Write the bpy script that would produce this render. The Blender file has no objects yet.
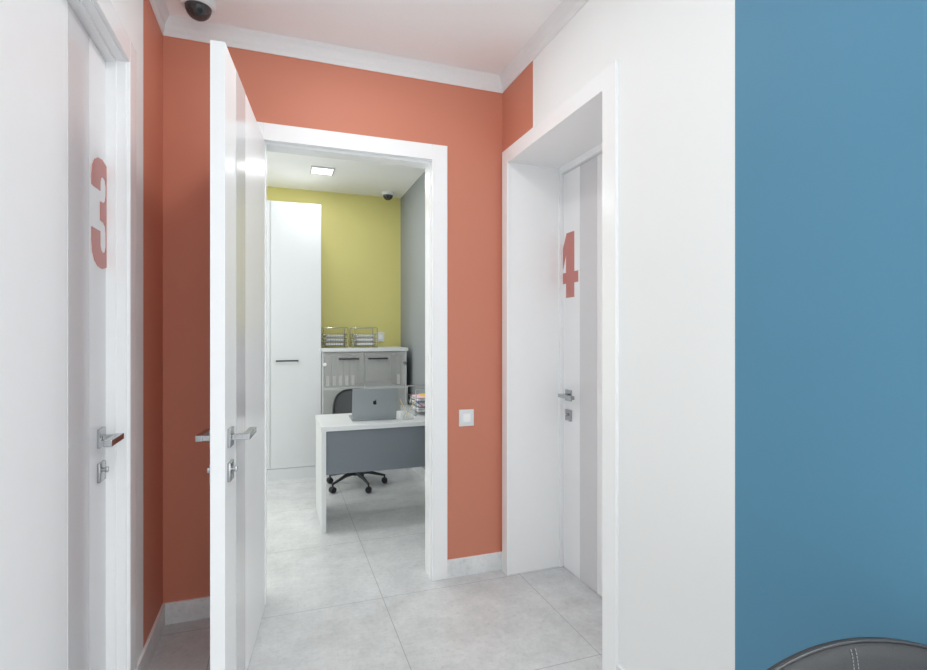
import bpy, bmesh, math, random
from mathutils import Matrix, Vector
random.seed(7)
C = bpy.context.scene.collection
PI = math.pi

# ------------------------------------------------------------------ materials
def lin(v):
    v /= 255.0
    return v/12.92 if v <= .04045 else ((v+.055)/1.055)**2.4
def rgb(r, g, b): return (lin(r), lin(g), lin(b), 1)

def new_mat(name):
    m = bpy.data.materials.new(name); m.use_nodes = True
    nt = m.node_tree
    return m, nt, nt.nodes['Principled BSDF']

def plain(name, col, rough=.5, metal=0, noise=.03, scale=60, bump=0, spec=.5, coat=0):
    m, nt, p = new_mat(name)
    n = nt.nodes.new('ShaderNodeTexNoise'); n.inputs['Scale'].default_value = scale; n.inputs['Detail'].default_value = 4
    tc = nt.nodes.new('ShaderNodeTexCoord'); nt.links.new(tc.outputs['Object'], n.inputs['Vector'])
    r = nt.nodes.new('ShaderNodeValToRGB')
    r.color_ramp.elements[0].position = .3; r.color_ramp.elements[1].position = .7
    r.color_ramp.elements[0].color = tuple(c*(1-noise) for c in col[:3])+(1,)
    r.color_ramp.elements[1].color = tuple(min(1, c*(1+noise)) for c in col[:3])+(1,)
    nt.links.new(n.outputs['Fac'], r.inputs['Fac']); nt.links.new(r.outputs['Color'], p.inputs['Base Color'])
    p.inputs['Roughness'].default_value = rough; p.inputs['Metallic'].default_value = metal
    p.inputs['Specular IOR Level'].default_value = spec; p.inputs['Coat Weight'].default_value = coat
    if bump:
        b = nt.nodes.new('ShaderNodeBump'); b.inputs['Strength'].default_value = bump; b.inputs['Distance'].default_value = .002
        nt.links.new(n.outputs['Fac'], b.inputs['Height']); nt.links.new(b.outputs['Normal'], p.inputs['Normal'])
    return m

ORANGE = rgb(202, 130, 107); WHITE = rgb(234, 235, 235); BLUE = rgb(85, 135, 163)

def banded(name, bands, first):
    """painted wall whose colour changes at given y (paint bands)."""
    m, nt, p = new_mat(name)
    g = nt.nodes.new('ShaderNodeNewGeometry'); s = nt.nodes.new('ShaderNodeSeparateXYZ')
    nt.links.new(g.outputs['Position'], s.inputs[0])
    prev = None; pc = first
    for y, col in bands:
        gt = nt.nodes.new('ShaderNodeMath'); gt.operation = 'GREATER_THAN'; gt.inputs[1].default_value = y
        nt.links.new(s.outputs['Y'], gt.inputs[0])
        mx = nt.nodes.new('ShaderNodeMix'); mx.data_type = 'RGBA'
        nt.links.new(gt.outputs[0], mx.inputs['Factor'])
        if prev: nt.links.new(prev, mx.inputs[6])
        else: mx.inputs[6].default_value = pc
        mx.inputs[7].default_value = col
        prev = mx.outputs[2]
    nt.links.new(prev, p.inputs['Base Color'])
    n = nt.nodes.new('ShaderNodeTexNoise'); n.inputs['Scale'].default_value = 140
    nt.links.new(g.outputs['Position'], n.inputs['Vector'])
    b = nt.nodes.new('ShaderNodeBump'); b.inputs['Strength'].default_value = .08; b.inputs['Distance'].default_value = .002
    nt.links.new(n.outputs['Fac'], b.inputs['Height']); nt.links.new(b.outputs['Normal'], p.inputs['Normal'])
    p.inputs['Roughness'].default_value = .55; p.inputs['Specular IOR Level'].default_value = .3
    return m

def tile_mat(name, grout=True, lo=(191, 193, 194), hi=(213, 215, 216)):
    m, nt, p = new_mat(name)
    N = nt.nodes; L = nt.links
    g = N.new('ShaderNodeNewGeometry')
    def noise(sc, det, rough=.6):
        n = N.new('ShaderNodeTexNoise'); n.inputs['Scale'].default_value = sc
        n.inputs['Detail'].default_value = det; n.inputs['Roughness'].default_value = rough
        L.new(g.outputs['Position'], n.inputs['Vector']); return n
    a = noise(5, 10, .78); b = noise(42, 7, .75)
    r = N.new('ShaderNodeValToRGB'); e = r.color_ramp.elements
    e[0].position = .36; e[0].color = rgb(*lo); e[1].position = .64; e[1].color = rgb(*hi)
    L.new(a.outputs['Fac'], r.inputs['Fac'])
    r2 = N.new('ShaderNodeValToRGB'); e = r2.color_ramp.elements
    e[0].position = .33; e[0].color = (.84, .84, .84, 1); e[1].position = .47; e[1].color = (1, 1, 1, 1)
    x = e.new(.56); x.color = (1, 1, 1, 1); x = e.new(.70); x.color = (1.14, 1.14, 1.14, 1)
    L.new(b.outputs['Fac'], r2.inputs['Fac'])
    mul = N.new('ShaderNodeMix'); mul.data_type = 'RGBA'; mul.blend_type = 'MULTIPLY'; mul.inputs['Factor'].default_value = 1
    L.new(r.outputs['Color'], mul.inputs[6]); L.new(r2.outputs['Color'], mul.inputs[7])
    out = mul.outputs[2]
    if grout:
        s = N.new('ShaderNodeSeparateXYZ'); L.new(g.outputs['Position'], s.inputs[0])
        ms = []
        for ax, o in (('X', .5205), ('Y', 2.743)):
            ad = N.new('ShaderNodeMath'); ad.operation = 'ADD'; ad.inputs[1].default_value = -o + .805*20 + .0015
            L.new(s.outputs[ax], ad.inputs[0])
            md = N.new('ShaderNodeMath'); md.operation = 'MODULO'; md.inputs[1].default_value = .805
            L.new(ad.outputs[0], md.inputs[0])
            lt = N.new('ShaderNodeMath'); lt.operation = 'LESS_THAN'; lt.inputs[1].default_value = .003
            L.new(md.outputs[0], lt.inputs[0]); ms.append(lt)
        mx = N.new('ShaderNodeMath'); mx.operation = 'MAXIMUM'
        L.new(ms[0].outputs[0], mx.inputs[0]); L.new(ms[1].outputs[0], mx.inputs[1])
        gm = N.new('ShaderNodeMix'); gm.data_type = 'RGBA'; L.new(mx.outputs[0], gm.inputs['Factor'])
        L.new(out, gm.inputs[6]); gm.inputs[7].default_value = rgb(150, 153, 155); out = gm.outputs[2]
    L.new(out, p.inputs['Base Color'])
    p.inputs['Roughness'].default_value = .34; p.inputs['Specular IOR Level'].default_value = .45
    bp = N.new('ShaderNodeBump'); bp.inputs['Strength'].default_value = .12; bp.inputs['Distance'].default_value = .003
    L.new(b.outputs['Fac'], bp.inputs['Height']); L.new(bp.outputs['Normal'], p.inputs['Normal'])
    return m

def smoked(name, col, alpha, rough=.15):
    m, nt, p = new_mat(name)
    p.inputs['Base Color'].default_value = col; p.inputs['Roughness'].default_value = rough
    n = nt.nodes.new('ShaderNodeTexNoise'); n.inputs['Scale'].default_value = 400
    mr = nt.nodes.new('ShaderNodeMapRange'); mr.inputs[3].default_value = alpha-.03; mr.inputs[4].default_value = alpha+.03
    nt.links.new(n.outputs['Fac'], mr.inputs[0]); nt.links.new(mr.outputs[0], p.inputs['Alpha'])
    return m

def clear_glass(name):
    m, nt, p = new_mat(name)
    p.inputs['Base Color'].default_value = (.95, .97, .98, 1); p.inputs['Roughness'].default_value = .02
    p.inputs['Transmission Weight'].default_value = 1; p.inputs['IOR'].default_value = 1.3
    return m

def emit(name, col, st):
    m, nt, p = new_mat(name)
    p.inputs['Emission Color'].default_value = col; p.inputs['Emission Strength'].default_value = st
    return m

M = dict(
    wall_r=banded('painted wall bands right', [(1.167, WHITE), (2.453, ORANGE)], BLUE),
    wall_l=banded('painted wall bands left', [(2.468, ORANGE)], WHITE),
    wall_e=banded('painted end wall', [(2.95, rgb(228, 229, 228))], ORANGE),
    yellow=plain('yellow green wall paint', rgb(215, 207, 132), .6, noise=.01, scale=120, bump=.05),
    grey=plain('grey wall paint', rgb(146, 151, 154), .6, noise=.01, scale=120, bump=.05),
    white=plain('white wall paint', WHITE, .6, noise=.01, scale=120, bump=.05),
    ceil=plain('white ceiling paint', rgb(243, 243, 243), .7, noise=.01, scale=100),
    plaster=plain('white plaster moulding', rgb(226, 226, 227), .5, noise=.01),
    lacquer=plain('white lacquer', rgb(237, 238, 239), .32, noise=.005, scale=20, spec=.28),
    matt=plain('white satin frame', rgb(241, 242, 243), .2, noise=.005, scale=20),
    strip=plain('grey back painted glass', rgb(211, 211, 213), .14, noise=.004, scale=30, spec=.35),
    number=plain('salmon vinyl', rgb(194, 122, 114), .35, noise=.01),
    floor=tile_mat('grey stone porcelain tiles'), skirting=tile_mat('grey stone skirting', False, (214, 217, 218), (232, 234, 235)),
    chrome=plain('satin chrome', rgb(180, 182, 184), .22, 1, noise=.01),
    lamina=plain('white laminate', rgb(216, 219, 221), .35, noise=.005, scale=30),
    deskgrey=plain('slate grey laminate', rgb(112, 120, 128), .4, noise=.02, scale=90),
    black=plain('black plastic', rgb(45, 47, 50), .45, noise=.05),
    rubber=plain('black rubber', rgb(38, 39, 41), .6, noise=.05),
    mesh=plain('dark grey mesh fabric', rgb(92, 94, 96), .8, noise=.15, scale=500),
    smoked=smoked('smoked frosted glass', rgb(226, 227, 224), .31, .2),
    binder=plain('grey binder board', rgb(120, 122, 124), .6, noise=.03),
    label=plain('white paper label', rgb(215, 216, 216), .7, noise=.01),
    laptop=plain('space grey aluminium', rgb(150, 156, 160), .38, .35, noise=.01, scale=300),
    dark=plain('near black gloss', rgb(32, 33, 35), .15, noise=.02),
    dome=None, glass=smoked('clear acrylic', rgb(225, 230, 232), .22, .05),
    pencil=plain('yellow pencil lacquer', rgb(214, 184, 110), .45, noise=.04),
    wood=plain('pencil wood tip', rgb(226, 205, 170), .7, noise=.05),
    paper=plain('white paper', rgb(232, 233, 236), .8, noise=.02, scale=200),
    pink=plain('pale pink paper', rgb(232, 196, 205), .8, noise=.02),
    ochre=plain('ochre card folder', rgb(226, 190, 98), .7, noise=.02),
    maroon=plain('maroon card', rgb(140, 75, 95), .6, noise=.03),
    blue=plain('blue plastic', rgb(50, 90, 165), .35, noise=.02),
    red=plain('red plastic', rgb(205, 80, 90), .4, noise=.02),
    plate=plain('white switch plastic', rgb(222, 226, 228), .35, noise=.005),
    rocker=plain('bright white rocker plastic', rgb(243, 243, 244), .3, noise=.005),
    leather=plain('grey leather', rgb(60, 62, 64), .6, noise=.06, scale=260, bump=.2, spec=.35),
    piping=plain('dark piping', rgb(58, 60, 63), .35, noise=.04),
    stitch=plain('light stitching thread', rgb(150, 150, 150), .8, noise=.05),
    lamp=emit('lamp diffuser', (1, 1, 1, 1), 3),
    lampframe=plain('white lamp frame', rgb(195, 197, 198), .4, noise=.01),
)
m, nt, p = new_mat('tinted dome'); p.inputs['Base Color'].default_value = rgb(50, 52, 54); p.inputs['Roughness'].default_value = .04
n = nt.nodes.new('ShaderNodeTexNoise'); mr = nt.nodes.new('ShaderNodeMapRange'); mr.inputs[3].default_value = .72; mr.inputs[4].default_value = .78
nt.links.new(n.outputs['Fac'], mr.inputs[0]); nt.links.new(mr.outputs[0], p.inputs['Alpha'])
M['dome'] = m

# ------------------------------------------------------------------ mesh helpers
class MB:
    def __init__(self): self.bm = bmesh.new()
    def box(self, a, b, bev=0, mat=None, seg=2):
        a, b = Vector(a), Vector(b)
        lo = Vector([min(a[i], b[i]) for i in range(3)]); hi = Vector([max(a[i], b[i]) for i in range(3)])
        r = bmesh.ops.create_cube(self.bm, size=1)
        vs = r['verts']; bmesh.ops.scale(self.bm, vec=hi-lo, verts=vs); bmesh.ops.translate(self.bm, vec=(lo+hi)/2, verts=vs)
        if bev:
            es = list({e for v in vs for e in v.link_edges})
            rr = bmesh.ops.bevel(self.bm, geom=es, offset=bev, segments=seg, profile=.5, affect='EDGES')
            vs = list({v for f in rr['faces'] for v in f.verts} | {v for v in vs if v.is_valid})
        if mat is not None: bmesh.ops.transform(self.bm, matrix=mat, verts=vs)
        return self
    def cyl(self, p, q, r1, r2=None, n=16, cap=True):
        p, q = Vector(p), Vector(q); d = q-p; r2 = r1 if r2 is None else r2
        M4 = Matrix.Translation((p+q)/2) @ d.to_track_quat('Z', 'Y').to_matrix().to_4x4()
        bmesh.ops.create_cone(self.bm, cap_ends=cap, segments=n, radius1=r1, radius2=r2, depth=d.length, matrix=M4)
        return self
    def tube(self, pts, r, n=8, closed=False):
        pts = [Vector(p) for p in pts]; rings = []; N = len(pts)
        prev = None
        for i, p in enumerate(pts):
            if closed: t = pts[(i+1) % N]-pts[i-1]
            else: t = pts[min(i+1, N-1)]-pts[max(i-1, 0)]
            t.normalize()
            if prev is None:
                a = Vector((0, 0, 1)) if abs(t.z) < .9 else Vector((1, 0, 0))
                u = t.cross(a).normalized()
            else: u = (prev - t*prev.dot(t)).normalized()
            prev = u; w = t.cross(u)
            rr = r[i] if isinstance(r, (list, tuple)) else r
            rings.append([self.bm.verts.new(p+(u*math.cos(2*PI*k/n)+w*math.sin(2*PI*k/n))*rr) for k in range(n)])
        for i in range(N if closed else N-1):
            A, B = rings[i], rings[(i+1) % N]
            for k in range(n): self.bm.faces.new((A[k], A[(k+1) % n], B[(k+1) % n], B[k]))
        if not closed:
            self.bm.faces.new(rings[0][::-1]); self.bm.faces.new(rings[-1])
        return self
    def lathe(self, prof, c, n=32):
        c = Vector(c); rings = []
        for r, z in prof:
            if r < 1e-6: rings.append([self.bm.verts.new(c+Vector((0, 0, z)))])
            else: rings.append([self.bm.verts.new(c+Vector((r*math.cos(2*PI*k/n), r*math.sin(2*PI*k/n), z))) for k in range(n)])
        for A, B in zip(rings, rings[1:]):
            for k in range(n):
                k2 = (k+1) % n
                if len(A) == 1 and len(B) > 1: self.bm.faces.new((A[0], B[k2], B[k]))
                elif len(B) == 1 and len(A) > 1: self.bm.faces.new((A[k], A[k2], B[0]))
                elif len(A) > 1: self.bm.faces.new((A[k], A[k2], B[k2], B[k]))
        return self
    def prism(self, pts, f0, f1):
        """pts 2D outline; f0/f1 map (u,v) to the two faces."""
        a = [self.bm.verts.new(f0(u, v)) for u, v in pts]; b = [self.bm.verts.new(f1(u, v)) for u, v in pts]
        fs = [self.bm.faces.new(a[::-1]), self.bm.faces.new(b)]
        self.bm.normal_update(); n = len(pts)
        for i in range(n): self.bm.faces.new((a[i], a[(i+1) % n], b[(i+1) % n], b[i]))
        bmesh.ops.triangulate(self.bm, faces=fs)
        return self
    def xf(self, mat): bmesh.ops.transform(self.bm, matrix=mat, verts=self.bm.verts); return self
    def build(self, name, mat, parent=None, smooth=False):
        bmesh.ops.recalc_face_normals(self.bm, faces=self.bm.faces)
        me = bpy.data.meshes.new(name); self.bm.to_mesh(me); self.bm.free()
        me.materials.append(M[mat] if isinstance(mat, str) else mat)
        o = bpy.data.objects.new(name, me); C.objects.link(o)
        if smooth:
            me.shade_smooth()
            if smooth != 'all':
                me.set_sharp_from_angle(angle=math.radians(38))
        if parent:
            o.parent = parent
            loc = Vector(); 
            o.matrix_parent_inverse = parent_world(parent).inverted()
        return o

def parent_world(o):
    m = Matrix.LocRotScale(o.location, o.rotation_euler, o.scale)
    if o.parent: m = parent_world(o.parent) @ o.matrix_parent_inverse @ m
    return m

def tag(o, label=None, cat=None, group=None, kind=None):
    if label: o['label'] = label
    if cat: o['category'] = cat
    if group: o['group'] = group
    if kind: o['kind'] = kind
    return o
def empty(name, loc, label, cat, group=None, kind=None):
    o = bpy.data.objects.new(name, None); C.objects.link(o); o.location = loc; o.empty_display_size = .1
    return tag(o, label, cat, group, kind)
def struct(name, mb, mat, label, cat='wall', smooth=False):
    return tag(mb.build(name, mat, smooth=smooth), label, cat, kind='structure')
def copy_tree(o, parent=None):
    c = o.copy(); C.objects.link(c)
    if parent:
        c.parent = parent; c.matrix_parent_inverse = o.matrix_parent_inverse.copy()
    for ch in [x for x in list(bpy.data.objects) if x.parent == o]: copy_tree(ch, c)
    return c

# ------------------------------------------------------------------ dimensions (metres)
YE = 2.85; YO = 2.975; XR = 1.263; XL = -.530; ZC = 2.937; ZO = 2.98
YB = 5.89; XG = 1.325; XOL = -1.8
DH = 2.403            # clear height inside casings

# ------------------------------------------------------------------ room shell
struct('floor', MB().box((-3.4, -3.8, -.1), (3.4, 6.1, 0)), 'floor', 'large square grey stone-look porcelain tiles covering the whole floor', 'floor')
struct('ceiling', MB().box((-3.4, -3.8, ZC), (3.4, YE+.02, 3.2)), 'ceil', 'flat white ceiling over the corridor, tinted by the orange walls', 'ceiling')
struct('ceiling_office', MB().box((XOL-.1, YE+.02, ZO), (1.72, 6.1, 3.2)), 'ceil', 'flat white ceiling over the office beyond the open door', 'ceiling')
w = MB()
w.box((XR, .30, 0), (1.70, 1.802, ZC)); w.box((XR, 2.772, 0), (1.70, YE, ZC)); w.box((XR, 1.802, 2.425), (1.70, 2.772, ZC))
struct('wall_right', w, 'wall_r', 'right corridor wall painted blue, then white, with an orange end strip')
w = MB()
w.box((-.74, -.6, 0), (XL, 1.25, ZC)); w.box((-.74, 2.235, 0), (XL, YE, ZC)); w.box((-.74, 1.25, 2.425), (XL, 2.235, ZC))
struct('wall_left', w, 'wall_l', 'left corridor wall, white around door 3 and orange beyond it')
w = MB()
w.box((XOL, YE, 0), (-.10, YO, ZO)); w.box((.845, YE, 0), (1.60, YO, ZO)); w.box((-.10, YE, 2.425), (.845, YO, ZO))
struct('wall_end', w, 'wall_e', 'orange end wall of the corridor around the open doorway')
struct('wall_office_back', MB().box((XOL-.1, YB, 0), (XG+.1, YB+.1, ZO)), 'yellow', 'olive yellow back wall of the office')
struct('wall_office_right', MB().box((XG, YO, 0), (XG+.1, YB, ZO)), 'grey', 'plain grey right wall of the office')
struct('wall_office_left', MB().box((XOL-.1, YE, 0), (XOL, YB, ZO)), 'white', 'white left wall of the office, hidden by the open door')
w = MB().box((-3.4, -3.8, 0), (3.4, -3.7, ZC))
struct('wall_back', w, 'white', 'white wall of the lobby behind the viewer')
struct('wall_lobby_left', MB().box((-3.4, -3.7, 0), (-3.3, -.5, ZC)), 'white', 'white side wall of the lobby behind the viewer')
struct('wall_lobby_right', MB().box((3.3, -3.7, 0), (3.4, .40, ZC)), 'white', 'white right side wall of the lobby behind the viewer')
struct('wall_lobby_corner', MB().box((1.70, .30, 0), (3.3, .40, ZC)), 'white', 'white lobby wall behind the blue painted wall end')
struct('wall_lobby_front', MB().box((-3.3, -.6, 0), (-.74, -.5, ZC)), 'white', 'white lobby wall beside the corridor mouth')

# skirtings: stone strip with a thin bright metal top edge
def skirting(name, a, b, label):
    t = .012
    o = struct(name, MB().box((a[0], a[1], 0), (b[0], b[1], .098)), 'skirting', label, 'baseboard')
    MB().box((a[0], a[1], .098), (b[0], b[1], .102)).build('top_edge', 'matt', o)
skirting('baseboard_end_left', (XL+.012, YE-.012), (-.167, YE), 'grey stone baseboard on the orange wall behind the open door')
skirting('baseboard_end_right', (.913, YE-.012), (XR-.012, YE), 'short grey stone baseboard below the light switch')
skirting('baseboard_left', (XL, 2.309), (XL+.012, YE), 'grey stone baseboard on the left wall past door 3')
skirting('baseboard_right', (XR-.012, .30), (XR, 1.719), 'grey stone baseboard on the right wall in front of door 4')
skirting('baseboard_right_corner', (XR-.012, 2.824), (XR, YE), 'stub of grey baseboard in the corner beside door 4')
skirting('baseboard_office_right', (XG-.012, YO), (XG, YB), 'grey stone baseboard along the grey office wall')
skirting('baseboard_office_back', (XOL, YB-.012), (XG-.012, YB), 'grey stone baseboard along the yellow office wall')

# cornice
prof = [(0, 2.850), (.004, 2.850), (.006, 2.868), (.012, 2.880), (.014, 2.897), (.020, 2.912), (.028, 2.924), (.036, ZC), (0, ZC)]
w = MB()
path = [((XR, .30), (-1, 0)), ((XR, YE), (-1, -1)), ((XL, YE), (1, -1)), ((XL, -.5), (1, 0))]
rings = [[w.bm.verts.new((x+dx*p, y+dy*p, z)) for p, z in prof] for (x, y), (dx, dy) in path]
for A, B in zip(rings, rings[1:]):
    for k in range(len(prof)): w.bm.faces.new((A[k], A[(k+1) % len(prof)], B[(k+1) % len(prof)], B[k]))
struct('trim_1', w, 'plaster', 'white plaster cornice running round the corridor ceiling', 'cornice')

# ------------------------------------------------------------------ doors
def frame_map(o, u, n):
    o, u, n = Vector(o), Vector(u).normalized(), Vector(n).normalized()
    return lambda s, d, z: o+u*s+n*d+Vector((0, 0, z))
def mat_of(o, u, n):
    u, n = Vector(u).normalized(), Vector(n).normalized()
    R = Matrix((u, n, (0, 0, 1))).transposed().to_4x4()
    return Matrix.Translation(Vector(o)) @ R

def leaf(root, o, u, n, width, height, thick, strip, number=None, back=False, zh=1.043):
    T = mat_of(o, u, n)
    lf = MB().box((0, -thick, .003), (width, 0, height), .0015, T).build('leaf', 'lacquer', root)
    MB().box((strip[0], -.002, .004), (strip[1], .0012, height-.002), 0, T).build('glass_strip', 'strip', lf)['label'] = 'vertical grey gloss glass strip'
    if back: MB().box((strip[0], -thick-.0012, .012), (strip[1], -thick+.002, height-.002), 0, T).build('glass_strip', 'strip', lf)['label'] = 'vertical grey gloss glass strip'
    sides = [(0, 1)] + ([(-thick, -1)] if back else [])
    for d0, sg in sides:
        def bx(mb, a, b, bev=.0015): mb.box((a[0], d0+sg*a[1], a[2]), (b[0], d0+sg*b[1], b[2]), bev, T)
        h = MB(); bx(h, (.036, 0, zh-.033), (.10, .010, zh+.033)); bx(h, (.058, .010, zh-.0095), (.079, .066 if sg > 0 else .056, zh+.0095))
        bx(h, (.056, .045 if sg > 0 else .037, zh-.0105), (.20, .070 if sg > 0 else .060, zh+.0105), .002)
        h.build('handle', 'chrome', lf)['label'] = 'square chrome lever handle on a square plate'
        k = MB(); zl = zh-.118
        bx(k, (.036, 0, zl-.033), (.10, .010, zl+.033))
        k.cyl(T @ Vector((.068, d0+sg*.010, zl+.006)), T @ Vector((.068, d0+sg*.018, zl+.006)), .007)
        bx(k, (.062, .016, zl-.003), (.074, .026 if sg > 0 else .024, zl+.015), .002)
        k.build('lock', 'chrome', lf, smooth=True)['label'] = 'chrome thumb-turn lock plate'
    if number:
        pts, z0 = number
        nb = MB().prism(pts, lambda a, b: T @ Vector((a, -.0005, z0+b)), lambda a, b: T @ Vector((a, .0018, z0+b)))
        nb.build('door_number', 'number', lf)
    return lf

three = [(0, .27), (0, .30), (.008, .335), (.03, .362), (.065, .378), (.11, .384), (.16, .374), (.16, .010), (.11, 0), (.065, .004), (.03, .02), (.008, .048),
         (0, .085), (0, .129), (.09, .129), (.09, .08), (.1, .064), (.12, .057), (.143, .064), (.152, .085), (.152, .13), (.145, .155), (.125, .166),
         (.09, .167), (.09, .233), (.125, .235), (.145, .247), (.152, .27), (.152, .30), (.142, .32), (.12, .326), (.1, .318), (.09, .30), (.09, .27)]
four = [(0, .085), (.034, .085), (.034, 0), (.124, 0), (.124, .085), (.166, .085), (.166, .150), (.124, .150), (.124, .385), (.040, .385), (0, .300),
        (0, .175), (.034, .262), (.034, .150), (0, .150)]

# door 3, closed in the left wall
d = empty('door_1', (XL, 2.19, 0), 'closed white door with a red number 3 cut by its edge, left foreground', 'door', kind='structure')
c = MB(); e = .015
c.box((XL-.002, 2.198, 0), (XL+e, 2.285, 2.488), .003); c.box((XL-.002, 1.147, 0), (XL+e, 1.237, 2.488), .003)
c.box((XL-.002, 1.237, DH), (XL+e, 2.198, 2.488), .003)
c.build('casing', 'matt', d)
j = MB()
for (xa, xb, g) in ((-.74, -.557, 0), (-.557, -.5275, .007)):
    z = 2.387+g*1.6
    j.box((xa, 2.182+g, 0), (xb, 2.216, 2.425)); j.box((xa, 1.229, 0), (xb, 1.247-g, 2.425)); j.box((xa, 1.247-g, z), (xb, 2.182+g, 2.426))
j.build('jamb', 'matt', d)
leaf(d, (-.587, 2.1815, 0), (0, -1, 0), (1, 0, 0), .936, 2.383, .04, (.178, .360), ([(.157-a, b) for a, b in three], 1.632))
d.location.y += .008

# door 4, closed at the back of its deep reveal in the right wall
d = empty('door_2', (XR, 2.26, 0), 'closed white door with a red number 4 deep in a white reveal, right wall', 'door', kind='structure')
c = MB()
c.box((XR-e, 2.745, 0), (XR+.002, 2.815, 2.484), .0012); c.box((XR-e, 1.713, 0), (XR+.002, 1.803, 2.484), .0012)
c.box((XR-e, 1.803, 2.402), (XR+.002, 2.745, 2.484), .0012)
c.build('casing', 'matt', d)
j = MB()
j.box((XR+.0025, 2.755, 0), (1.597, 2.7645, 2.4245)); j.box((XR+.0025, 1.7955, 0), (1.597, 1.8, 2.4245)); j.box((XR+.0025, 1.8, 2.409), (1.597, 2.755, 2.4245))
j.build('reveal_lining', 'matt', d)
j = MB()
j.box((1.597, 2.744, 0), (1.70, 2.7645, 2.4245)); j.box((1.597, 1.7955, 0), (1.70, 1.815, 2.4245)); j.box((1.597, 1.815, 2.372), (1.70, 2.744, 2.4245))
j.build('jamb', 'matt', d)
leaf(d, (1.620, 2.742, 0), (0, -1, 0), (-1, 0, 0), .922, 2.369, .04, (.185, .355), (four, 1.622))
d.location.y += .007

# open door at the end of the corridor
d = empty('door_3', (-.09, YE, 0), 'white door standing open into the corridor at the end wall', 'door', kind='structure')
yc = YE-e
c = MB()
c.box((.823, yc, 0), (.912, YE+.002, 2.486), .0015); c.box((-.165, yc, 0), (-.076, YE+.002, 2.486), .0015)
c.box((-.076, yc, DH-.004), (.823, YE+.002, 2.486), .0015)
c.build('casing', 'matt', d)
j = MB()
for ya, yb, g in ((YE+.0025, 2.88, 0), (2.88, 2.98, .013)):
    j.box((.832-g, ya, 0), (.8448, yb, 2.4245)); j.box((-.0998, ya, 0), (-.075+g, yb, 2.4245)); j.box((-.075+g, ya, 2.402-g), (.832-g, yb, 2.4245))
j.build('jamb', 'matt', d)
al = math.radians(6.35)
U = (math.sin(al), math.cos(al), 0); Nn = (math.cos(al), -math.sin(al), 0)
lf = leaf(d, (-.1715, 1.917, 0), U, Nn, .925, 2.39, .047, (.185, .372), None, True)
T = mat_of((-.1715, 1.917, 0), U, Nn)
for z in (.25, 1.2, 2.15):
    MB().cyl(T @ Vector((.932, -.042, z-.05)), T @ Vector((.932, -.042, z+.05)), .008).build('hinge', 'chrome', lf, smooth=True)

# ------------------------------------------------------------------ small wall fittings
def wallplate(name, x0, x1, z0, z1, y, label, cat):
    r = empty(name, ((x0+x1)/2, y, z0), label, cat)
    MB().box((x0, y-.009, z0), (x1, y, z1), .002).build('plate', 'plate', r)
    dx = (x1-x0)*.25; dz = (z1-z0)*.25
    MB().box((x0+dx, y-.014, z0+dz), (x1-dx, y-.008, z1-dz), .002).build('rocker', 'rocker', r)
wallplate('light_switch', .986, 1.077, .868, .965, YE, 'square white light switch on the orange wall right of the open doorway', 'light switch')
wallplate('light_switch', 1.045, 1.134, 1.325, 1.43, YB, 'small white switch on the yellow wall beside the right-hand wire trays', 'light switch')

def dome_camera(x, y, z, R, label, aim):
    r = empty('dome_camera', (x, y, z), label, 'security camera')
    MB().lathe([(0, 0), (R, 0), (R, -.020), (R*.97, -.027), (R*.80, -.033), (R*.78, -.028), (0, -.028)], (x, y, z), 40).build('housing', 'plate', r, smooth=True)
    q = R*.78
    MB().lathe([(q, -.030)]+[(q*math.cos(a), -.030-q*math.sin(a)) for a in [i*PI/20 for i in range(1, 10)]]+[(0, -.030-q)], (x, y, z), 40).build('dome', 'dome', r, smooth='all')
    a = Vector(aim).normalized(); c0 = Vector((x, y, z-.036))
    MB().cyl(c0-a*.015, c0+a*q*.55, q*.5, q*.42, 24).build('lens_module', 'laptop', r, smooth=True)
    l = MB().cyl(c0+a*q*.5, c0+a*q*.7, q*.22, q*.18, 20); l.build('lens', 'dark', r, smooth=True)
dome_camera(-.350, 2.655, ZC, .072, 'dark dome security camera on the corridor ceiling above the open door', (.45, -1, -.8))
dome_camera(1.14, 5.70, ZO+.001, .070, 'small dark dome security camera on the office ceiling near the yellow wall', (-.3, -1, -.7))

# ------------------------------------------------------------------ office lamp
def lamp(x, y, label):
    r = empty('ceiling_light', (x, y, ZO), label, 'ceiling light')
    h = .095; f = MB()
    for a, b in (((-h-.012, -h-.012), (h+.012, -h)), ((-h-.012, h), (h+.012, h+.012)), ((-h-.012, -h), (-h, h)), ((h, -h), (h+.012, h))):
        f.box((x+a[0], y+a[1], ZO-.014), (x+b[0], y+b[1], ZO))
    f.build('frame', 'lampframe', r)
    MB().box((x-h, y-h, ZO-.010), (x+h, y+h, ZO-.001)).build('diffuser', 'lamp', r)
    return r
lamp(.39, 5.13, 'square white lamp glowing in the office ceiling')

def area(name, loc, size, power, col=(1, 1, 1), rot=(0, 0, 0), sy=None, spread=None):
    l = bpy.data.lights.new(name, 'AREA'); l.energy = power; l.color = col
    l.shape = 'RECTANGLE'; l.size = size; l.size_y = sy or size
    if spread: l.spread = spread
    o = bpy.data.objects.new(name, l); o.location = loc; o.rotation_euler = rot; C.objects.link(o)
    return o
COOL = (.97, .99, 1.0)
for x in (.39, -.9):
    for y in (5.13, 3.9):
        area('office_lamp', (x, y, ZO-.016), .19, 7.3, (.97, .98, 1))
for y, pw in ((2.05, 6.5), (.55, 5.6), (-1.0, 6)):
    area('corridor_lamp', (.37, y, ZC-.006), .22, pw, (1, .99, .98))
area('office_fill', (XOL+.03, 4.4, 1.5), 2.2, 24, COOL, (0, -PI/2, 0), 2.2)  # added soft fill on the hidden left wall, evens out the office light
area('lobby_front_fill', (.2, -3.6, 1.4), 4.4, 38, COOL, (PI/2, 0, 0), 2.7)  # unseen fill panel added behind the viewer, shines down the corridor
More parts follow.
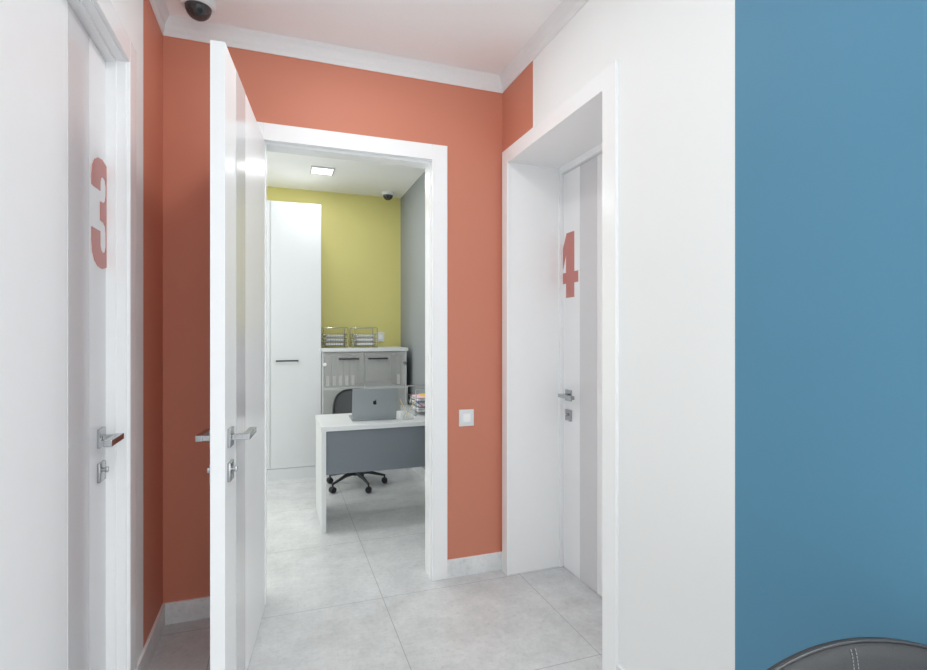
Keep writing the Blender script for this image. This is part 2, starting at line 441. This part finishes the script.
area('lobby_ceiling_fill', (-1.6, -1.6, ZC-.006), 1.2, 32, (1, .99, .98))  # added fill under the lobby ceiling, no fixture there
area('lobby_ceiling_fill', (2.0, -1.2, ZC-.006), 1.2, 72, (1, .99, .98))  # stronger added fill, brightens the left corridor wall and its door

# ------------------------------------------------------------------ wardrobe
YF = 5.30
r = empty('wardrobe', (-.2, YF+.28, 0), 'tall white wardrobe with a thin black bar handle against the yellow wall', 'wardrobe')
MB().box((-.56, YF+.02, .08), (.393, YB-.005, 2.69), .001).build('body', 'lamina', r)
MB().box((-.55, YF+.03, 0), (.392, YB-.005, .08)).build('plinth', 'lamina', r)
for a, b in ((-.555, -.082), (-.078, .392)):
    dr = MB().box((a, YF, .112), (b, YF+.019, 2.69), .0015).build('door', 'lamina', r)
    hx = a+.05 if a > -.2 else b-.256
    h = MB().box((hx, YF-.030, 1.143), (hx+.206, YF-.020, 1.157), .002).box((hx, YF-.022, 1.144), (hx+.012, YF, 1.156)).box((hx+.194, YF-.022, 1.144), (hx+.206, YF, 1.156))
    h.build('handle', 'black', dr)
MB().box((-.555, YF+.003, .0), (.392, YF+.02, .108)).build('plinth', 'lamina', r)

# ------------------------------------------------------------------ low cabinet with smoked glass doors
x0, x1 = .397, 1.258
r = empty('cabinet', ((x0+x1)/2, 5.6, 0), 'low office cabinet with smoked glass doors between wardrobe and grey wall', 'cabinet')
b = MB()
b.box((x0, YF+.01, 0), (x0+.02, YB-.02, 1.232)); b.box((x1-.02, YF+.01, 0), (x1, YB-.02, 1.232))
b.box((x0+.02, YB-.035, .06), (x1-.02, YB-.02, 1.232)); b.box((x0+.02, YF+.03, .06), (x1-.02, YB-.035, .08)); b.box((x0+.02, YF+.04, 0), (x1-.02, YF+.06, .06))
b.build('body', 'lamina', r)
MB().box((x0+.021, YF+.012, .848), (x1-.021, YB-.036, .870), .001).build('shelf', 'lamina', r)
MB().box((x0-.003, YF-.012, 1.233), (x1+.012, YB-.01, 1.268), .002).build('top', 'lamina', r)
xm = .822
for a, bb, hx, kx in ((x0+.012, xm-.001, .562, .428), (xm+.002, x1-.012, .857, 1.238)):
    g = MB().box((a, YF, .07), (bb, YF+.006, 1.229), .001).build('door', 'smoked', r); g['label'] = 'smoked translucent glass door'
    h = MB().box((hx, YF-.026, 1.152), (hx+.198, YF-.014, 1.168), .002).box((hx, YF-.016, 1.152), (hx+.012, YF, 1.168)).box((hx+.186, YF-.016, 1.152), (hx+.198, YF, 1.168))
    h.build('handle', 'black', g)
    k = MB().cyl((kx, YF-.010, 1.108), (kx, YF, 1.108), .017, n=24); k.build('hinge_cap', 'chrome' if kx > 1 else 'rocker', g, smooth=True)

proto = None
spots = [(.464, 'first'), (.530, 'second'), (.591, 'third'), (.654, 'fourth'), (.716, 'fifth')]
names = {'first': 'leftmost grey ring binder in the row behind the left smoked glass door', 'second': 'second grey ring binder from the left behind smoked glass',
         'third': 'middle grey ring binder of the five behind the left glass door', 'fourth': 'fourth grey ring binder from the wardrobe behind smoked glass',
         'fifth': 'last grey ring binder of the five, nearest the gap between the glass doors'}
def binder(x):
    o = empty('ring_binder', (x, 5.50, .871), None, 'binder')
    MB().box((x-.029, 5.40, .871), (x+.029, 5.66, 1.185), .002).build('cover', 'binder', o)
    MB().box((x-.016, 5.3985, .883), (x+.016, 5.4005, .985)).build('spine_label', 'label', o)
    return o
for i, (x, k) in enumerate(spots):
    if i == 0: proto = binder(x); o = proto
    else: o = copy_tree(proto); o.location.x = x
    tag(o, names[k], 'binder', 'grey ring binders on the cabinet shelf')
o = copy_tree(proto); o.location.x = 1.192
tag(o, 'single grey ring binder alone at the right end of the cabinet shelf', 'binder', 'grey ring binders on the cabinet shelf')

# ------------------------------------------------------------------ wire letter trays
def wire_tray(x0, y0, z0, W, D, H, label, group):
    r = empty('letter_tray', (x0+W/2, y0+D/2, z0), label, 'letter tray', group)
    f = MB(); t = .004
    for y in (y0, y0+D):
        f.tube([(x0, y, z0+.003), (x0, y, z0+H-.006), (x0+.006, y, z0+H), (x0+W-.006, y, z0+H), (x0+W, y, z0+H-.006), (x0+W, y, z0+.003)], t)
    for x in (x0, x0+W):
        f.tube([(x, y0, z0+.004), (x, y0+D, z0+.004)], t)
        f.cyl((x, y0, z0), (x, y0, z0+.005), .007); f.cyl((x, y0+D, z0), (x, y0+D, z0+.005), .007)
    f.build('frame', 'chrome', r, smooth=True)
    for k, zz in enumerate((.022, .068, .112)):
        s = MB(); a, b2, g = x0+.004, x0+W-.004, z0+zz
        for dz, ins in ((.030, 0), (0, .02)):
            s.tube([(a+ins, y0+ins, g+dz), (b2-ins, y0+ins, g+dz), (b2-ins, y0+D-ins, g+dz), (a+ins, y0+D-ins, g+dz)], .0022, 6, True)
        for q in range(9):
            x = a+.02+(b2-a-.04)*q/8
            s.tube([(x, y0+.0, g+.030), (x, y0+.018, g+.001), (x, y0+D-.018, g+.001), (x, y0+D, g+.030)], .0016, 5)
        for q in range(1, 7):
            y = y0+D*q/7
            s.tube([(a, y, g+.030), (a+.018, y, g), (b2-.018, y, g), (b2, y, g+.030)], .0016, 5)
        s.build('tray', 'chrome', r, smooth=True)
    return r
def papers(x0, x1, y0, y1, z, h, mat, label, n=5, group=None):
    s = MB()
    for k in range(n):
        dx = random.uniform(-.004, .004); dy = random.uniform(-.004, .004); a = random.uniform(-.02, .02)
        zc = z+h*(k+.5)/n
        Tm = Matrix.Translation(((x0+x1)/2+dx, (y0+y1)/2+dy, zc)) @ Matrix.Rotation(a, 4, 'Z')
        s.box((-(x1-x0)/2, -(y1-y0)/2, -h/n*.46), ((x1-x0)/2, (y1-y0)/2, h/n*.46), 0, Tm)
    return tag(s.build('paper_stack', mat), label, 'paper', group)
zt = 1.268
for (tx, side) in ((.426, 'left'), (.735, 'right')):
    wire_tray(tx, 5.48, zt, .248, .30, .208, 'three-tier silver wire letter tray on the cabinet, %s' % ('beside the wardrobe' if side == 'left' else 'in front of the small switch'), 'wire letter trays')
    for k, (zz, hh, nm) in enumerate(((.0255, .026, 'bottom'), (.0715, .022, 'middle'), (.1155, .018, 'top'))):
        papers(tx+.040, tx+.208, 5.51, 5.75, zt+zz, hh, 'paper', 'white papers in the %s tier of the %s wire tray on the cabinet' % (nm, side), 4, 'papers in the cabinet letter trays')

# ------------------------------------------------------------------ desk
dx0, dx1, dy0, dy1 = .279, 1.305, 3.77, 4.375
r = empty('desk', ((dx0+dx1)/2, (dy0+dy1)/2, 0), 'white office desk with a slate grey front panel, facing the doorway', 'desk')
MB().box((dx0, dy0, .717), (dx1, dy1, .75), .0015).build('desktop', 'lamina', r)
for a in (dx0+.003, dx1-.035): MB().box((a, dy0+.003, 0), (a+.032, dy1-.003, .7165), .001).build('side_panel', 'lamina', r)
MB().box((dx0+.0355, dy0+.02, .405), (dx1-.0355, dy0+.038, .7165), .001).build('front_panel', 'deskgrey', r)['label'] = 'slate grey modesty panel'

# ------------------------------------------------------------------ laptop (lid back towards the door)
LA = (.517, 3.957); LW = .338
r = empty('laptop', (LA[0]+LW/2, 4.06, .75), 'grey laptop open on the desk with its lid back to the door', 'laptop')
rt = Matrix.Translation((LA[0], LA[1], .75)) @ Matrix.Rotation(math.radians(-1.5), 4, 'Z')
MB().box((0, 0, .001), (LW, .235, .014), .004, rt, 3).build('base', 'laptop', r)
kb = MB()
for i in range(13):
    for jx in range(5): kb.box((.02+i*.023, .03+jx*.02, .0135), (.02+i*.023+.019, .03+jx*.02+.016, .0155), 0, rt)
kb.build('keyboard', 'dark', r)
lt = rt @ Matrix.Translation((0, .004, .013)) @ Matrix.Rotation(math.radians(-13 if False else 12), 4, 'X')
lid = MB().box((0, -.005, 0), (LW, 0, .24), .0022, lt, 3).build('lid', 'laptop', r)
MB().box((.008, -.0005, .012), (LW-.008, .0006, .233), 0, lt).build('screen', 'dark', lid)
def apple(s):
    out = []
    # body outline with bite at the right, bottom dip and top dip
    ctrl = [(0, .42), (.16, .48), (.30, .45), (.40, .36), (.30, .24), (.27, .10), (.32, -.04), (.42, -.12), (.36, -.28), (.24, -.44), (.12, -.50), (0, -.45),
            (-.12, -.50), (-.25, -.44), (-.38, -.26), (-.45, -.02), (-.44, .22), (-.34, .40), (-.18, .48)]
    return [(a*s, b*s) for a, b in ctrl]
g = MB(); cx, cz = LW*.5, .128
f0 = lambda a, b: lt @ Vector((cx+a, -.0048, cz+b)); f1 = lambda a, b: lt @ Vector((cx+a, -.0058, cz+b))
g.prism(apple(.033), f0, f1)
g.prism([(.000, .0155), (.002, .0205), (.0062, .0245), (.0100, .0250), (.0090, .0200), (.0050, .0165)], f0, f1)
g.build('logo', 'dark', lid)['label'] = 'small black apple-shaped emblem'

# ------------------------------------------------------------------ pencil cup and pencils
px, py = .930, 3.915; ww = .041; h = .105
r = empty('pencil_cup', (px, py, .75), 'square clear acrylic pencil cup on the desk right of the laptop', 'pencil cup')
g = MB(); t = .003
g.box((px-ww, py-ww, .7505), (px+ww, py+ww, .756))
for a, b in (((-ww, -ww), (ww, -ww+t)), ((-ww, ww-t), (ww, ww)), ((-ww, -ww+t), (-ww+t, ww-t)), ((ww-t, -ww+t), (ww, ww-t))):
    g.box((px+a[0], py+a[1], .756), (px+b[0], py+b[1], .75+h))
g.build('cup', 'glass', r)
def pencil(name, a, b, mat, tipmat, label, cat, rr=.0037):
    a, b = Vector(a), Vector(b); d = (b-a).normalized(); r = empty(name, a, label, cat, 'pens and pencils in the clear cup')
    MB().cyl(a, b-d*.02, rr, n=6).build('shaft', mat, r)
    MB().cyl(b-d*.02, b, rr, .0008, 6).build('tip', tipmat, r)
pencil('pencil', (.940, 3.905, .757), (.876, 3.915, .908), 'pencil', 'wood', 'yellow pencil leaning left in the clear cup', 'pencil')
pencil('pencil', (.915, 3.915, .757), (1.006, 3.92, .905), 'pencil', 'wood', 'yellow pencil leaning right in the clear cup', 'pencil')
pencil('pen', (.926, 3.93, .757), (.972, 3.925, .925), 'chrome', 'chrome', 'silver pen standing between the two pencils in the cup', 'pen')
pencil('pen', (.903, 3.925, .757), (.955, 3.925, .875), 'laptop', 'dark', 'short grey pen leaning inside the clear cup', 'pen')

# ------------------------------------------------------------------ desk letter tray with papers
wire_tray(1.032, 4.03, .75, .262, .30, .215, 'silver wire letter tray full of papers at the right end of the desk', None)
papers(1.065, 1.257, 4.06, 4.30, .7755, .03, 'paper', 'thick white paper stack in the bottom tier of the desk tray', 5)
papers(1.065, 1.259, 4.06, 4.30, .8215, .028, 'paper', 'white paper stack in the middle tier of the desk tray', 5)
papers(1.065, 1.259, 4.06, 4.30, .8655, .020, 'paper', 'white papers below the pink sheets in the desk tray', 4)
papers(1.063, 1.257, 4.055, 4.30, .886, .006, 'pink', 'pale pink sheets on top of the desk tray papers', 2)
papers(1.125, 1.262, 4.12, 4.315, .892, .005, 'ochre', 'ochre card folder on top of the pink sheets', 1)
r = empty('marker_pen', (1.04, 4.015, .84), 'blue marker with a red end poking out of the desk tray', 'marker')
MB().cyl((1.040, 4.07, .866), (1.067, 4.012, .842), .0058, n=12).build('barrel', 'blue', r)
MB().cyl((1.067, 4.012, .842), (1.075, 3.996, .835), .0063, n=12).build('cap', 'red', r)

# ------------------------------------------------------------------ swivel chair
cxx, cyy = .668, 4.862
r = empty('office_chair', (cxx, cyy, 0), 'black swivel office chair with mesh back behind the desk', 'office chair')
seat = MB()
seat.box((cxx-.24, cyy-.24, .43), (cxx+.24, cyy+.22, .50), .03, seg=4); seat.build('seat', 'mesh', r, smooth=True)
yb = 5.10
def sq(t, W, H, n): # superellipse
    c_, s_ = math.cos(t), math.sin(t)
    return (W*math.copysign(abs(c_)**(2/n), c_), H*math.copysign(abs(s_)**(2/n), s_))
hb, zb = .235, .632
def backpt(a, b, off=0): return Vector((cxx+.018+a, yb+off-.9*a*a+.12*(b+zb-.6), zb+b))
rim = [sq(2*PI*i/64, .197, hb, 3.0) for i in range(64)]
bk = MB().tube([backpt(a, b) for a, b in rim], .010, 8, True).build('backrest', 'black', r, smooth='all')
pan = MB(); cols = 20; rows = 16; grid = []
for i in range(rows+1):
    b = -hb+2*hb*i/rows; ax = .197*(1-abs(b/hb)**3)**(1/3) if abs(b) < hb else .02
    grid.append([[pan.bm.verts.new(backpt(-ax+2*ax*k/cols, b, o)) for k in range(cols+1)] for o in (-.003, .003)])
for i in range(rows):
    for o in (0, 1):
        for k in range(cols): pan.bm.faces.new((grid[i][o][k], grid[i][o][k+1], grid[i+1][o][k+1], grid[i+1][o][k]))
pan.build('mesh_panel', 'mesh', bk, smooth='all')
MB().tube([(cxx, cyy+.05, .40), (cxx, cyy+.2, .40), (cxx, yb+.02, .45), (cxx, yb+.035, .60)], .018, 10).build('back_support', 'black', r, smooth=True)
MB().box((cxx-.09, cyy-.10, .39), (cxx+.09, cyy+.10, .429), .01).build('mechanism', 'black', r)
MB().cyl((cxx, cyy, .10), (cxx, cyy, .24), .027).cyl((cxx, cyy, .24), (cxx, cyy, .39), .016).build('gas_column', 'black', r, smooth=True)
for sx in (-1, 1):
    x = cxx+sx*.27
    MB().tube([(cxx+sx*.22, cyy+.02, .42), (x, cyy+.02, .43), (x, cyy+.05, .50), (x, cyy+.06, .64)], .014, 8).build('armrest', 'black', r, smooth=True)
for k in range(5):
    a = math.radians(-73 + 72*k); rr = .27
    ex, ey = cxx+rr*math.cos(a), cyy+rr*math.sin(a)
    lg = MB().tube([(cxx+.02*math.cos(a), cyy+.02*math.sin(a), .125), (cxx+.12*math.cos(a), cyy+.12*math.sin(a), .120), (cxx+.20*math.cos(a), cyy+.20*math.sin(a), .098), (ex, ey, .078)], [.020, .017, .013, .010], 10).build('leg', 'black', r, smooth=True)
    cs = MB(); ta = math.radians(75+11*k); dx_, dy_ = math.cos(ta), math.sin(ta)
    for sgn in (-1, 1): cs.cyl((ex+dx_*.002*sgn, ey+dy_*.002*sgn, .029), (ex+dx_*.024*sgn, ey+dy_*.024*sgn, .029), .029, .025, n=24)
    cs.cyl((ex, ey, .029), (ex, ey, .085), .008)
    cs.build('caster', 'rubber', lg, smooth=True)

# ------------------------------------------------------------------ visitor chair in the foreground (bottom right)
H0 = .855; F = Vector((.3356, .942, 0)); R_ = Vector((.942, -.3356, 0)); ph = math.radians(9)
Rt = (R_*math.cos(ph)+F*math.sin(ph)).normalized(); Bk = Vector((-Rt.y, Rt.x, 0))  # right and rearward directions of the chair
cc = Vector((.9654, .6245, 0))
r = empty('upholstered_chair', cc-Bk*.22, 'grey leather chair back with stitched seam and piping in front of the blue wall', 'chair')
def topz(a):
    z = H0-.95*a*a
    if abs(a) > .19: z -= 13.2*(abs(a)-.19)**2
    return z
def bp(a, t, off):
    """a across, t 0 (bottom) .. 1 (top), off rearward"""
    z = .40+(topz(a)-.40)*t
    return cc+Rt*a+Bk*(off-.02*(1-t)-.40*a*a)+Vector((0, 0, z))
HW = .258; n1, n2 = 36, 18
def widths(t): return HW*(1-.06*(1-t))
def pad(off0, bulge, inset, nm, mat, par, flip=1, thick=.012):
    s = MB(); front = []; back = []
    for i in range(n2+1):
        t = i/n2; fr = []; bc = []
        for k in range(n1+1):
            u = -1+2*k/n1; a = u*(widths(t)-inset); tt = t*(1-inset/.47*.6)
            edge = (1-abs(u)**6)*(1-abs(2*t-1)**8)
            fr.append(s.bm.verts.new(bp(a, tt, off0-bulge*max(0, edge)**.5))); bc.append(s.bm.verts.new(bp(a, tt, off0+thick)))
        front.append(fr); back.append(bc)
    for i in range(n2):
        for k in range(n1):
            s.bm.faces.new((front[i][k], front[i][k+1], front[i+1][k+1], front[i+1][k])); s.bm.faces.new((back[i][k], back[i+1][k], back[i+1][k+1], back[i][k+1]))
    for i in range(n2):
        for k in (0, n1): s.bm.faces.new((front[i][k], front[i+1][k], back[i+1][k], back[i][k]))
    for k in range(n1):
        for i in (0, n2): s.bm.faces.new((front[i][k], front[i][k+1], back[i][k+1], back[i][k]))
    return s.build(nm, mat, par, smooth='all')
bkr = pad(.010, 0, 0, 'backrest', 'leather', r, thick=.010)
fp = pad(.009, .011, .007, 'back_cushion', 'leather', r, thick=.0)
out = [bp(-widths(t/20), t/20, .010) for t in range(0, 20)]+[bp(-HW+2*HW*k/40, 1, .010) for k in range(41)]+[bp(widths(1-t/20), 1-t/20, .010) for t in range(1, 21)]
MB().tube(out, .0030, 8).build('piping', 'piping', bkr, smooth='all')
st = MB(); 
for a in (-.0165, -.0075):
    k = 0
    z = .985
    pts = [bp(a, (1-.007/.47*.6)*(.994-q*.0042), .009-.0115*max(0, (1-abs(2*(.994-q*.0042)-1)**8))**.5) for q in range(1, 150)]
    for q in range(0, 146, 3): st.tube([pts[q], pts[q+1], pts[q+2]], .0007, 5)
st.build('stitching', 'stitch', fp)
sc = cc-Bk*.24
Ts = Matrix.Translation(sc) @ Matrix((Rt, Bk, (0, 0, 1))).transposed().to_4x4()
MB().box((-.235, -.23, .41), (.235, .20, .475), .025, Ts, 4).build('seat', 'leather', r, smooth=True)
for sx in (-1, 1):
    for yy in (-.19, .17):
        MB().cyl(Ts @ Vector((sx*.205, yy, .415)), Ts @ Vector((sx*.225, yy*1.12, 0)), .013, .010).build('leg', 'chrome', r, smooth=True)
for sx in (-1, 1):
    MB().tube([Ts @ Vector((sx*.15, .10, .405)), Ts @ Vector((sx*.15, .235, .41)), bp(sx*.15, .12, .024), bp(sx*.15, .5, .026)], .010, 8).build('back_bracket', 'chrome', r, smooth=True)

# ------------------------------------------------------------------ world, camera, view
wd = bpy.data.worlds.new('world'); bpy.context.scene.world = wd; wd.use_nodes = True
wd.node_tree.nodes['Background'].inputs[0].default_value = (.9, .95, 1, 1); wd.node_tree.nodes['Background'].inputs[1].default_value = .5
cam = bpy.data.cameras.new('camera'); co = bpy.data.objects.new('camera', cam); C.objects.link(co)
cam.sensor_width = 36; cam.lens = 518/927*36; cam.clip_start = .02
co.location = (0, 0, 1.40); co.rotation_euler = (PI/2, 0, -math.atan(184.5/518))
sc_ = bpy.context.scene; sc_.camera = co
vs = sc_.view_settings; vs.view_transform = 'Standard'; vs.look = 'None'; vs.gamma = 1; vs.use_curve_mapping = False; vs.exposure = 0
sc_.cycles.max_bounces = 20; sc_.cycles.diffuse_bounces = 14
